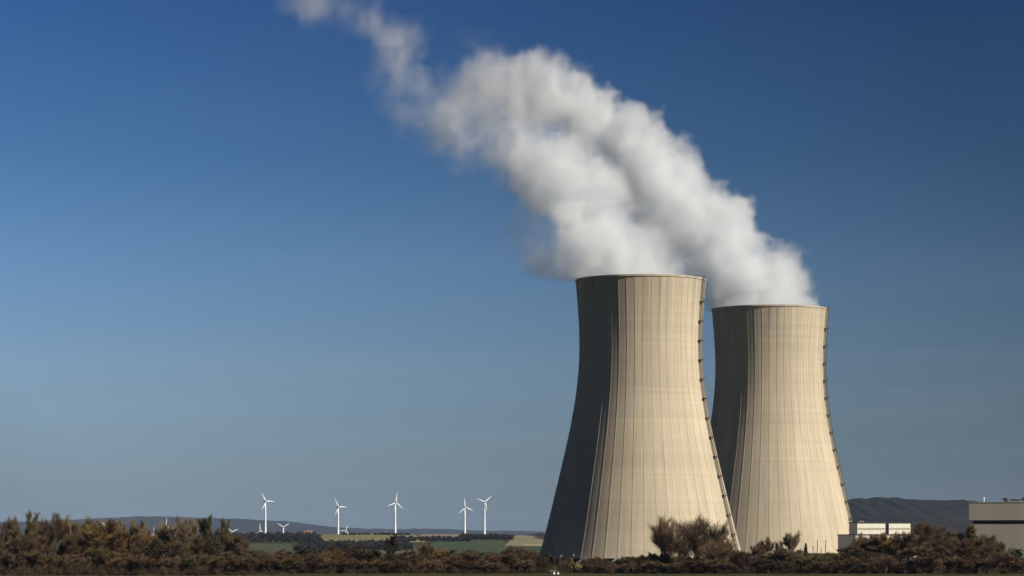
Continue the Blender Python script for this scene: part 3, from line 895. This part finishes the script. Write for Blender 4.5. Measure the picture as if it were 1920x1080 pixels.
def make_tree(seed, H=16.0, stems=1, lean=0.15, clear=0.2, depth=4, up=0.12, ratio=0.72, spread=0.6, kids=3, twig_len=1.6, twig_w=0.045, twigs=5, trunk_r=0.3, leaf=0, leaf_size=.3, first=None):
    """returns limb segments, twigs, leaf points of a tree about H tall grown branch by branch"""
    rng = random.Random(seed)
    limbs, tw, lf = [], [], []
    def grow(p, d, L, r, lev):
        n = 3
        for i in range(n):
            d = (d + Vector((rng.gauss(0, .10), rng.gauss(0, .10), rng.gauss(0, .06) + up))).normalized()
            q = p + d * (L / n)
            r2 = r * (.86 if i < n - 1 else .75)
            (limbs if r > .035 else tw).append((p.copy(), q.copy(), r, r2))
            p, r = q, r2
            if lev < depth and (lev > 0 or i > 0 or clear < .1):
                k = kids if i == n - 1 else max(1, kids - 1)
                for _ in range(k):
                    dd = rot_dir(d, spread * rng.uniform(.55, 1.25), rng.uniform(0, 6.283), rng)
                    grow(p, dd, L * ratio * rng.uniform(.7, 1.1), r * rng.uniform(.5, .7), lev + 1)
            if lev >= depth - 1:
                for _ in range(twigs):
                    dd = rot_dir(d, rng.uniform(.2, 1.0), rng.uniform(0, 6.283), rng)
                    dd = (dd + Vector((0, 0, up * 1.5))).normalized()
                    l_ = twig_len * rng.uniform(.5, 1.2)
                    s0 = p - d * (L / n) * rng.random()
                    e = s0 + dd * l_
                    tw.append((s0, e, twig_w, twig_w * .5))
                    for _k in range(leaf):
                        lf.append(s0 + dd * l_ * rng.random() + Vector((rng.gauss(0, .2), rng.gauss(0, .2), rng.gauss(0, .2))))
    for s in range(stems):
        az = 6.283 * (s + rng.uniform(-.3, .3)) / stems
        ln = lean * rng.uniform(.6, 1.2) if stems > 1 else lean * rng.random() * .4
        d = Vector((math.sin(ln) * math.cos(az), math.sin(ln) * math.sin(az), math.cos(ln)))
        p0 = Vector((math.cos(az) * .35, math.sin(az) * .35, -0.4)) if stems > 1 else Vector((0, 0, -0.4))
        L0 = first or H * .42
        grow(p0, d, L0, trunk_r * (1 if stems == 1 else .7), 0)
    zmax = max([e.z for (_, e, _, _) in tw])
    s = H / zmax
    return limbs, tw, lf, s

def leaf_mesh(name, pts, size, rng):
    pts = np.asarray([tuple(p) for p in pts]); n = len(pts)
    a = rng.randn(n, 3); a /= np.linalg.norm(a, axis=1, keepdims=True)
    b = np.cross(a, rng.randn(n, 3)); b /= np.linalg.norm(b, axis=1, keepdims=True)
    s = size * rng.uniform(.6, 1.3, (n, 1))
    V = np.stack([pts - a * s, pts + b * s * .6, pts + a * s, pts - b * s * .6], 1).reshape(-1, 3)
    return V, np.arange(4 * n).reshape(-1, 4)

def tree_meshes(kind, **kw):
    leaf_size = kw.get("leaf_size", .3)
    limbs, tw, lf, s = make_tree(**kw)
    b = np.array
    LP0 = b([tuple(l[0]) for l in limbs]) * s; LP1 = b([tuple(l[1]) for l in limbs]) * s
    trunk = prism_mesh(kind + "_trunk", LP0, LP1, b([l[2] for l in limbs]), b([l[3] for l in limbs]))
    TP0 = b([tuple(l[0]) for l in tw]) * s; TP1 = b([tuple(l[1]) for l in tw]) * s
    W0 = b([l[2] for l in tw]); W1 = b([l[3] for l in tw])
    crown = prism_mesh(kind + "_crown", TP0, TP1, W0, W1)
    if lf:
        rng = np.random.RandomState(kw["seed"])
        V, Q = leaf_mesh("leaf", [p * s for p in lf], leaf_size, rng)
        n0 = len(crown.vertices)
        co = np.zeros(n0 * 3, np.float32); crown.vertices.foreach_get("co", co); co = co.reshape(-1, 3)
        q = np.zeros(len(crown.polygons) * 4, np.int32); crown.polygons.foreach_get("vertices", q); q = q.reshape(-1, 4)
        crown = mesh_from_np(kind + "_crown", np.concatenate([co, V]), np.concatenate([q, Q + n0]))
    # natural width at the crown
    allp = np.concatenate([TP0, TP1]); w = np.percentile(np.hypot(allp[:, 0], allp[:, 1]), 95) * 2
    return trunk, crown, w

def twig_mat(name, c0, c1, rand=.18):
    return noise_mat(name, c0, c1, 0.35, 0.9, 0.15, rand=rand, detail=5, lo=.3, hi=.7)
M['bark'] = twig_mat("bark_grey_brown", (0.042, 0.031, 0.019), (0.074, 0.056, 0.036))
M['bark_pale'] = twig_mat("bark_pale", (0.185, 0.155, 0.113), (0.277, 0.233, 0.178))
M['tw_brown'] = twig_mat("twigs_brown", (0.077, 0.047, 0.025), (0.126, 0.083, 0.046))
M['tw_pale'] = twig_mat("twigs_pale_grey", (0.144, 0.103, 0.057), (0.211, 0.153, 0.087))
M['tw_gold'] = twig_mat("twigs_golden", (0.109, 0.066, 0.023), (0.162, 0.103, 0.037))
M['tw_olive'] = twig_mat("twigs_olive_buds", (0.077, 0.060, 0.023), (0.117, 0.093, 0.039))
M['tw_red'] = twig_mat("twigs_reddish", (0.064, 0.034, 0.020), (0.100, 0.053, 0.030))
M['tw_dark'] = twig_mat("foliage_dark_brown", (0.035, 0.025, 0.014), (0.06, 0.045, 0.022))
M['ev_green'] = twig_mat("foliage_dark_green", (0.022, 0.032, 0.014), (0.045, 0.055, 0.022))
M['tw_yellow'] = twig_mat("leaves_yellow_green", (0.13, 0.12, 0.03), (0.20, 0.17, 0.06))

def conifer(seed, H):
    rng = np.random.RandomState(seed)
    P0, P1 = [], []
    for k in range(3200):
        t = rng.rand() ** .8; z = H * (.08 + .92 * t); rmax = (1 - t) ** .8 * H * .24 + .15
        a = rng.rand() * 6.283; r = rmax * (.4 + .6 * rng.rand()) * (0.75 + .25 * math.sin(a * 3 + z))
        p = np.array([r * math.cos(a), r * math.sin(a), z - r * .25])
        P0.append(p * np.array([.55, .55, 1]) + [0, 0, r * .1]); P1.append(p + rng.randn(3) * .15)
    n = len(P0)
    cr = prism_mesh("conifer_crown", P0, P1, np.full(n, .11), np.full(n, .05))
    tr = prism_mesh("conifer_trunk", [[0, 0, -.4]], [[0, 0, H * .9]], [.28], [.05])
    return tr, cr, H * .45

def bushy(seed, H, n=5200, w=1.0):
    """dense evergreen or ivy grown round crown made of small leaves in clumps on limbs"""
    rng = np.random.RandomState(seed)
    pts = []
    clumps = []
    for k in range(34):
        d = rng.randn(3); d /= np.linalg.norm(d); d[2] = abs(d[2]) * 1.0 - .25
        clumps.append((np.array([d[0] * H * .33 * w, d[1] * H * .33 * w, H * .56 + d[2] * H * .36]) * rng.uniform(.75, 1.05), H * rng.uniform(.07, .16)))
    for k in range(n):
        c, r = clumps[rng.randint(len(clumps))]
        d = rng.randn(3); d /= np.linalg.norm(d)
        pts.append(c + d * r * rng.uniform(.6, 1.05))
    V, Q = leaf_mesh("leaf", pts, .26, rng)
    cr = mesh_from_np("bushy_crown", V, Q)
    P0 = [[0, 0, -.4]]; P1 = [[0, 0, H * .5]]; W0 = [.3]; W1 = [.2]
    for c, r in clumps:
        P0.append([0, 0, H * .3 + .2 * (c[2] - H * .3)]); P1.append(c); W0.append(.13); W1.append(.04)
    tr = prism_mesh("bushy_trunk", P0, P1, W0, W1)
    return tr, cr, H * .8 * w

PROTO = {}
def proto(kind, trunk_mat, crown_mat, meshes):
    tr, cr, w = meshes
    tr.materials.append(M[trunk_mat]); cr.materials.append(M[crown_mat])
    zs = np.zeros(len(cr.vertices) * 3, np.float32); cr.vertices.foreach_get("co", zs)
    PROTO.setdefault(kind, []).append((tr, cr, float(np.percentile(zs.reshape(-1, 3)[:, 2], 99.2)), w))

for s in (1, 2):
    proto('round', 'bark', 'tw_brown', tree_meshes("round", seed=s, H=16, lean=.1, depth=4, kids=2, spread=.72, up=.07, twigs=11, twig_len=1.5, twig_w=.034, trunk_r=.32))
    proto('gold', 'bark', 'tw_gold', tree_meshes("gold", seed=10 + s, H=15, lean=.12, depth=4, kids=2, spread=.75, up=.06, twigs=11, twig_len=1.5, twig_w=.036, trunk_r=.3))
    proto('olive', 'bark', 'tw_olive', tree_meshes("olive", seed=20 + s, H=16, lean=.1, depth=4, kids=2, spread=.62, up=.12, twigs=8, twig_len=1.4, twig_w=.032, trunk_r=.3, leaf=1, leaf_size=.16))
    proto('pale', 'bark_pale', 'tw_pale', tree_meshes("pale", seed=30 + s, H=18, lean=.06, depth=4, kids=2, spread=.42, up=.2, twigs=8, twig_len=1.5, twig_w=.03, trunk_r=.26))
    proto('vase', 'bark', 'tw_brown', tree_meshes("vase", seed=40 + s, H=16, stems=10, lean=.55, depth=3, kids=2, spread=.36, up=.05, ratio=.66, clear=.05, twigs=3, twig_len=1.7, twig_w=.032, trunk_r=.20, first=6.0))
    proto('shrub', 'bark', 'tw_brown', tree_meshes("shrub", seed=50 + s, H=7, stems=7, lean=.6, depth=3, kids=2, spread=.6, up=.08, twigs=7, twig_len=.9, twig_w=.04, trunk_r=.10))
    proto('redshrub', 'bark', 'tw_red', tree_meshes("redshrub", seed=60 + s, H=7, stems=7, lean=.55, depth=3, kids=2, spread=.6, up=.1, twigs=7, twig_len=.9, twig_w=.04, trunk_r=.10))
    proto('oliveshrub', 'bark', 'tw_olive', tree_meshes("oliveshrub", seed=70 + s, H=7, stems=7, lean=.55, depth=3, kids=2, spread=.6, up=.1, twigs=6, twig_len=.9, twig_w=.04, trunk_r=.10, leaf=1, leaf_size=.13))
    proto('dark', 'bark', 'tw_dark', bushy(80 + s, 12))
    proto('green', 'bark', 'ev_green', bushy(90 + s, 11, w=.85))
    proto('yellow', 'bark', 'tw_yellow', bushy(100 + s, 5, 3000, 1.15))
proto('conifer', 'bark', 'ev_green', conifer(5, 12))
proto('slim', 'bark', 'tw_dark', tree_meshes("slim", seed=35, H=16, lean=.05, depth=4, kids=2, spread=.40, up=.22, twigs=8, twig_len=1.1, twig_w=.05, trunk_r=.24))

NAMES = {'round': "bare_tree", 'gold': "bare_tree", 'olive': "budding_tree", 'pale': "bare_tree", 'vase': "bare_tree", 'shrub': "bare_shrub", 'redshrub': "bare_shrub", 'oliveshrub': "budding_shrub",
         'dark': "dark_tree", 'green': "evergreen_tree", 'yellow': "yellow_bush", 'conifer': "conifer", 'slim': "slim_tree"}
CATS = {'shrub': "shrub", 'redshrub': "shrub", 'oliveshrub': "shrub", 'yellow': "bush"}
trng = random.Random(77)
def plant(kind, px, top, Y, label, group=None, w=None):
    """w = crown width in pixels"""
    tr, cr, H0, W0 = PROTO[kind][trng.randrange(len(PROTO[kind]))]
    p = at(px, top, Y); H = p.z
    t = empty(NAMES[kind], (p.x, Y, 0), trng.uniform(0, 6.283))
    sz = H / H0
    sx = (w * Y / F) / W0 if w else sz * trng.uniform(.9, 1.15)
    t.scale = (sx, sx, sz)
    link("trunk", tr, None, t); link("crown", cr, None, t)
    return tag(t, label, CATS.get(kind, "tree"), group)

LOOK = {'round': "brown bare tree", 'gold': "golden brown bare tree", 'olive': "olive budding tree", 'pale': "pale grey bare tree", 'shrub': "brown bare shrub", 'redshrub': "reddish bare shrub",
        'oliveshrub': "olive budding shrub", 'dark': "dark brown leafy tree", 'green': "dark green tree", 'slim': "slim dark upright tree"}
def belt(rows, where):
    """trees nothing tells apart share a label per kind and stretch of the belt"""
    kinds = {}
    for r in rows: kinds.setdefault(r[0], []).append(r)
    for k, rs in kinds.items():
        lab = f"{LOOK[k]} {where}"
        for (kind, px, top, Y, w) in rs:
            plant(kind, px, top, Y, lab, (f"{LOOK[k]}s {where}" if len(rs) > 1 else None), w)

# --- distinct trees
plant('olive', 56, 963, 1045, "tallest olive crowned tree at the far left edge of the belt", w=58)
plant('round', 92, 968, 1030, "broad brown crown just left of the far turbine gap", w=62)
plant('gold', 212, 982, 1012, "broad golden brown crown right of the far turbine gap", w=92)
plant('gold', 252, 990, 1030, "smaller golden tree right behind the broad golden crown", w=56)
plant('pale', 346, 972, 1060, "pale grey tree, left one of the tall trio before the far blue hill", w=46)
plant('olive', 384, 970, 1075, "olive tree in the middle of the tall trio before the far blue hill", w=52)
plant('olive', 413, 976, 1055, "olive tree on the right of the tall trio, next to the open fields", w=44)
plant('dark', 398, 1008, 1000, "dark leafy round tree in front of the tall trio", w=44)
plant('dark', 331, 1020, 1003, "smaller dark round tree left of the one before the tall trio", w=36)
plant('dark', 292, 1014, 1000, "dark broad thicket tree right of the golden crowns", w=60)
plant('slim', 738, 1003, 1060, "dark upright tree below the middle tall turbine", w=26)
plant('slim', 722, 1012, 1075, "shorter dark tree leaning on the upright one below the middle turbine", w=30)
plant('round', 797, 1018, 1085, "slim brown tree alone right of the middle turbine", w=30)
plant('vase', 1258, 973, 1010, "left one of two large vase shaped bare trees before the left tower", w=96)
plant('vase', 1312, 974, 1014, "right one of two large vase shaped bare trees before the left tower", w=118)
plant('vase', 1350, 1010, 1000, "smaller bare tree at the right side of the vase shaped pair", w=70)
plant('yellow', 1077, 1056, 1000, "yellowish bush at the dark foot of the left tower", w=32)
plant('round', 1432, 1010, 1230, "greyish brown bare tree between the two cooling towers' feet", w=34)
plant('olive', 1462, 1017, 1060, "olive budding tree before the right tower, left of the birch", w=44)
plant('pale', 1488, 999, 1045, "pale birch like tree, tallest before the right tower", w=34)
plant('round', 1614, 1003, 1045, "brown bare tree hiding the left corner of the white building's podium", w=56)
plant('olive', 1642, 1001, 1050, "olive tree just left of the golden one before the white building", w=54)
plant('round', 1676, 999, 1040, "brown bare tree right of the golden one before the white building", w=50)
plant('conifer', 1511, 1019, 1050, "dark pointed conifer left of the lamp masts", w=22)
plant('round', 1726, 982, 1020, "broad brown bare tree, tallest between white building and beige hall", w=84)
plant('round', 1772, 990, 1035, "brown tree right of the tallest one by the white building", w=64)
plant('olive', 1808, 985, 1030, "olive tree in front of the beige hall's left corner", w=62)
plant('gold', 1660, 1004, 1015, "golden brown tree before the middle of the white building", w=74)
plant('redshrub', 1392, 1034, 1000, "dark reddish shrub at the right foot of the left tower", w=40)
plant('green', 1905, 1030, 1090, "dark green tree low against the hall at the right edge", w=40)
plant('slim', 1032, 1040, 1003, "dark narrow tree at the left foot of the left tower", w=22)
# --- the dense belt
belt([('round', 14, 972, 1040, 44), ('round', 30, 1006, 1000, 60), ('pale', 118, 975, 1085, 26), ('pale', 152, 984, 1095, 30), ('round', 172, 988, 1060, 44), ('round', 150, 1010, 1010, 54), ('round', 118, 1008, 1004, 56),
      ('round', 70, 1002, 1008, 60), ('oliveshrub', 185, 1030, 996, 52), ('oliveshrub', 60, 1034, 990, 60), ('shrub', 110, 1040, 990, 60), ('shrub', 150, 1042, 988, 60), ('shrub', 20, 1040, 988, 60), ('shrub', 228, 1040, 992, 60)],
     "in the dense belt at the left edge of the picture")
belt([('pale', 278, 992, 1120, 30), ('pale', 306, 984, 1130, 34), ('round', 318, 990, 1100, 40), ('round', 270, 1008, 1015, 50), ('round', 366, 1004, 1020, 60), ('round', 432, 1004, 1015, 52), ('round', 452, 1022, 1010, 50),
      ('oliveshrub', 470, 1036, 1000, 60), ('shrub', 275, 1042, 990, 56), ('shrub', 320, 1044, 988, 60), ('oliveshrub', 365, 1040, 990, 60), ('shrub', 420, 1038, 990, 60), ('dark', 430, 1036, 996, 44)],
     "in the belt around the tall trio before the far hill")
belt([('round', 500, 1034, 1040, 44), ('shrub', 520, 1042, 1000, 56), ('round', 536, 1030, 1130, 40), ('round', 560, 1038, 1060, 46), ('redshrub', 575, 1044, 1000, 56), ('slim', 604, 1032, 1090, 30), ('dark', 628, 1026, 1150, 40),
      ('dark', 655, 1022, 1170, 46), ('slim', 676, 1024, 1120, 30), ('shrub', 612, 1046, 1000, 56), ('redshrub', 650, 1048, 998, 56), ('round', 700, 1032, 1080, 48), ('gold', 690, 1050, 998, 60), ('shrub', 500, 1048, 992, 60),
      ('oliveshrub', 545, 1050, 992, 60), ('dark', 580, 1034, 1120, 44), ('shrub', 460, 1046, 990, 56)],
     "in the low belt below the two leftmost tall turbines")
belt([('round', 757, 1032, 1070, 42), ('shrub', 740, 1050, 998, 56), ('round', 776, 1038, 1040, 48), ('dark', 815, 1034, 1100, 36), ('dark', 835, 1038, 1080, 34), ('slim', 858, 1040, 1060, 34), ('round', 848, 1042, 1030, 50),
      ('green', 884, 1034, 1100, 36), ('green', 906, 1037, 1090, 34), ('redshrub', 870, 1052, 998, 50), ('round', 930, 1036, 1080, 42), ('redshrub', 948, 1040, 1010, 60), ('round', 966, 1026, 1090, 44), ('round', 986, 1032, 1060, 42),
      ('shrub', 810, 1050, 998, 56), ('slim', 1008, 1042, 1050, 28), ('dark', 896, 1056, 996, 40), ('shrub', 985, 1050, 1000, 56), ('dark', 1016, 1046, 1010, 30), ('shrub', 925, 1054, 996, 56)],
     "in the low belt below the right hand turbines")
belt([('oliveshrub', 1108, 1058, 1010, 46), ('shrub', 1160, 1058, 1000, 50), ('oliveshrub', 1196, 1044, 1010, 56), ('oliveshrub', 1228, 1038, 1014, 60), ('shrub', 1222, 1054, 995, 60), ('dark', 1175, 1056, 1030, 44),
      ('redshrub', 1285, 1050, 994, 70), ('oliveshrub', 1330, 1046, 996, 70), ('oliveshrub', 1368, 1036, 1008, 56), ('dark', 1405, 1046, 1006, 46), ('redshrub', 1365, 1056, 990, 60), ('shrub', 1265, 1056, 990, 60), ('dark', 1135, 1060, 1010, 34)],
     "at the foot of the left cooling tower")
belt([('round', 1418, 1020, 1180, 36), ('dark', 1440, 1048, 1000, 56), ('oliveshrub', 1478, 1030, 1010, 66), ('oliveshrub', 1514, 1042, 1000, 70), ('dark', 1470, 1052, 992, 60), ('shrub', 1540, 1054, 992, 56), ('redshrub', 1568, 1056, 992, 56), ('green', 1448, 1034, 1070, 40)],
     "at the foot of the right cooling tower")
belt([('round', 1596, 1018, 1030, 44), ('dark', 1604, 1028, 1004, 56), ('round', 1622, 1010, 1020, 50), ('round', 1694, 1000, 1010, 58), ('dark', 1640, 1036, 1000, 60), ('round', 1700, 1026, 996, 70), ('pale', 1752, 992, 1050, 34), ('round', 1750, 1020, 1000, 70),
      ('round', 1800, 1012, 1000, 70), ('gold', 1838, 1004, 1015, 60), ('round', 1850, 1022, 1000, 70), ('shrub', 1880, 1036, 1000, 60), ('dark', 1900, 1044, 1000, 56), ('shrub', 1590, 1046, 992, 60), ('shrub', 1660, 1044, 992, 70), ('redshrub', 1730, 1044, 990, 70),
      ('shrub', 1790, 1046, 990, 70), ('redshrub', 1850, 1048, 990, 70), ('shrub', 1915, 1050, 990, 60)],
     "in the belt before the white building and beige hall")

frng = random.Random(5)
def fill(n, x0, x1, top0, top1, Y0, Y1, kinds, where):
    rows = []
    for i in range(n):
        x = x0 + (x1 - x0) * (i + frng.uniform(.1, .9)) / n
        rows.append((frng.choice(kinds), x, frng.uniform(top0, top1), frng.uniform(Y0, Y1), frng.uniform(40, 64)))
    belt(rows, where)
fill(8, 100, 335, 972, 992, 1090, 1150, ['pale', 'round', 'pale'], "in the tall thin back row of the left belt")
fill(19, -10, 480, 996, 1018, 1030, 1110, ['round', 'round', 'gold', 'olive', 'round'], "in the second row of the left tree belt")
fill(20, 480, 1025, 1028, 1042, 1010, 1110, ['round', 'round', 'slim', 'gold', 'dark'], "in the second row of the low belt below the turbines")
fill(17, 1095, 1580, 1038, 1052, 1010, 1090, ['round', 'oliveshrub', 'dark', 'redshrub'], "in the low second row before the cooling towers")
fill(12, 1595, 1900, 1006, 1026, 1010, 1090, ['round', 'olive', 'round', 'gold'], "in the second row before the white building and hall")

# --- undergrowth: brambles, reeds and saplings nobody could count
rng = np.random.RandomState(3)
NC = 1500
Yc = rng.uniform(994, 1180, NC); uc = rng.uniform(-25, 1960, NC)
leftc = 1 / (1 + np.exp((uc - 470) / 25.0))
front = rng.rand(NC) < .35 * leftc
Yc = np.where(front, rng.uniform(925, 994, NC), Yc)
ok = ~((uc > 1031) & (uc < 1053))
Yc, uc, leftc, front = Yc[ok], uc[ok], leftc[ok], front[ok]; NC = len(uc)
hc = (1.3 + 5.2 * rng.rand(NC) ** 1.6) * (1 + .45 * leftc) * np.where(front, .45, 1.0) * np.where((uc > 1050) & (uc < 1210), .9, 1.0)
rc = hc * rng.uniform(.35, .7, NC) + .5
m = 75
n = NC * m
ci = np.repeat(np.arange(NC), m)
a_ = rng.uniform(0, 6.283, n); rr = np.sqrt(rng.rand(n))
xg = (uc[ci] - 960) * Yc[ci] / F + rc[ci] * rr * np.cos(a_) * .6; yg = Yc[ci] + rc[ci] * rr * np.sin(a_) * .6
hg = hc[ci] * np.sqrt(np.clip(1 - .75 * rr ** 2, .1, 1)) * rng.uniform(.45, 1.08, n)
zs = hg * rng.uniform(0, .45, n) - .1
P0 = np.stack([xg, yg, zs], 1)
P1 = np.stack([xg + rc[ci] * rr * np.cos(a_) * .22 + rng.randn(n) * .22, yg + rc[ci] * rr * np.sin(a_) * .22 + rng.randn(n) * .22, hg], 1)
me = prism_mesh("undergrowth", P0, P1, np.full(n, .06), np.full(n, .025))
M['under'] = noise_mat("undergrowth_stems", (0.024, 0.015, 0.009), (0.065, 0.041, 0.022), 0.09, 0.95, 0.1, detail=8, lo=.35, hi=.65)
tag(link("undergrowth", me, M['under']), "brown tangle of brambles, reeds and saplings under the tree belt", "undergrowth", kind="stuff")

# --- far woods on the slope
def wood(px0, px1, Y0, Y1, n, h, mat, label, seed, edge=None):
    rng = np.random.RandomState(seed)
    P = []
    Yw = rng.uniform(Y0, Y1, n); uw = rng.uniform(px0, px1, n); xw = (uw - 960) * (Y0 + Y1) / 2 / F + (Yw - (Y0 + Y1) / 2) * ((px0 + px1) / 2 - 960) / F
    zw = ground_h(xw, Yw)
    pts = []
    for i in range(n):
        H = h * rng.uniform(.75, 1.15); m = 46
        d = rng.randn(m, 3); d /= np.linalg.norm(d, axis=1, keepdims=True)
        pts.append(np.array([xw[i], Yw[i], zw[i] + H * .55]) + d * np.array([H * .32, H * .32, H * .46]) * rng.uniform(.5, 1.0, (m, 1)))
    V, Q = leaf_mesh("leaf", np.concatenate(pts), 1.5, rng)
    return tag(link("wood", mesh_from_np("wood", V, Q), mat), label, "wood", kind="stuff")
M['far_wood'] = noise_mat("far_wood", (0.018, 0.018, 0.016), (0.035, 0.032, 0.024), 0.02, 0.95, 0.1, detail=5)
wood(380, 600, 4250, 4950, 420, 8.5, M['far_wood'], "far dark wood below the small turbines left of the farmhouse", 1)
wood(862, 962, 4600, 5000, 260, 6.5, M['far_wood'], "far dark wood at the foot of the two right hand turbines", 2)
wood(735, 880, 4350, 4700, 170, 5, M['far_wood'], "thin far dark strip of wood above the green field", 3)
wood(560, 770, 3450, 4050, 420, 8, M['far_wood'], "far dark wood below the red roofed farmhouse", 4)
wood(640, 770, 5250, 5300, 60, 3.5, M['far_wood'], "thin far hedge line across the tan field under the middle turbine", 6)
# ------------------------------------------------------------------ haze
b = MB(); b.box(-22000, 22000, -300, 31000, -3, 340)
hm = bpy.data.materials.new("haze_air"); hm.use_nodes = True
for x in list(hm.node_tree.nodes):
    if x.type == 'BSDF_PRINCIPLED': hm.node_tree.nodes.remove(x)
pv = hm.node_tree.nodes.new("ShaderNodeVolumePrincipled")
pv.inputs["Color"].default_value = (0.48, 0.68, 1.0, 1)
pv.inputs["Density"].default_value = 1.25e-5
pv.inputs["Anisotropy"].default_value = 0.0
hm.node_tree.links.new(pv.outputs[0], hm.node_tree.nodes["Material Output"].inputs["Volume"])
hz_ = b.build("haze", hm)
tag(hz_, kind="stuff")
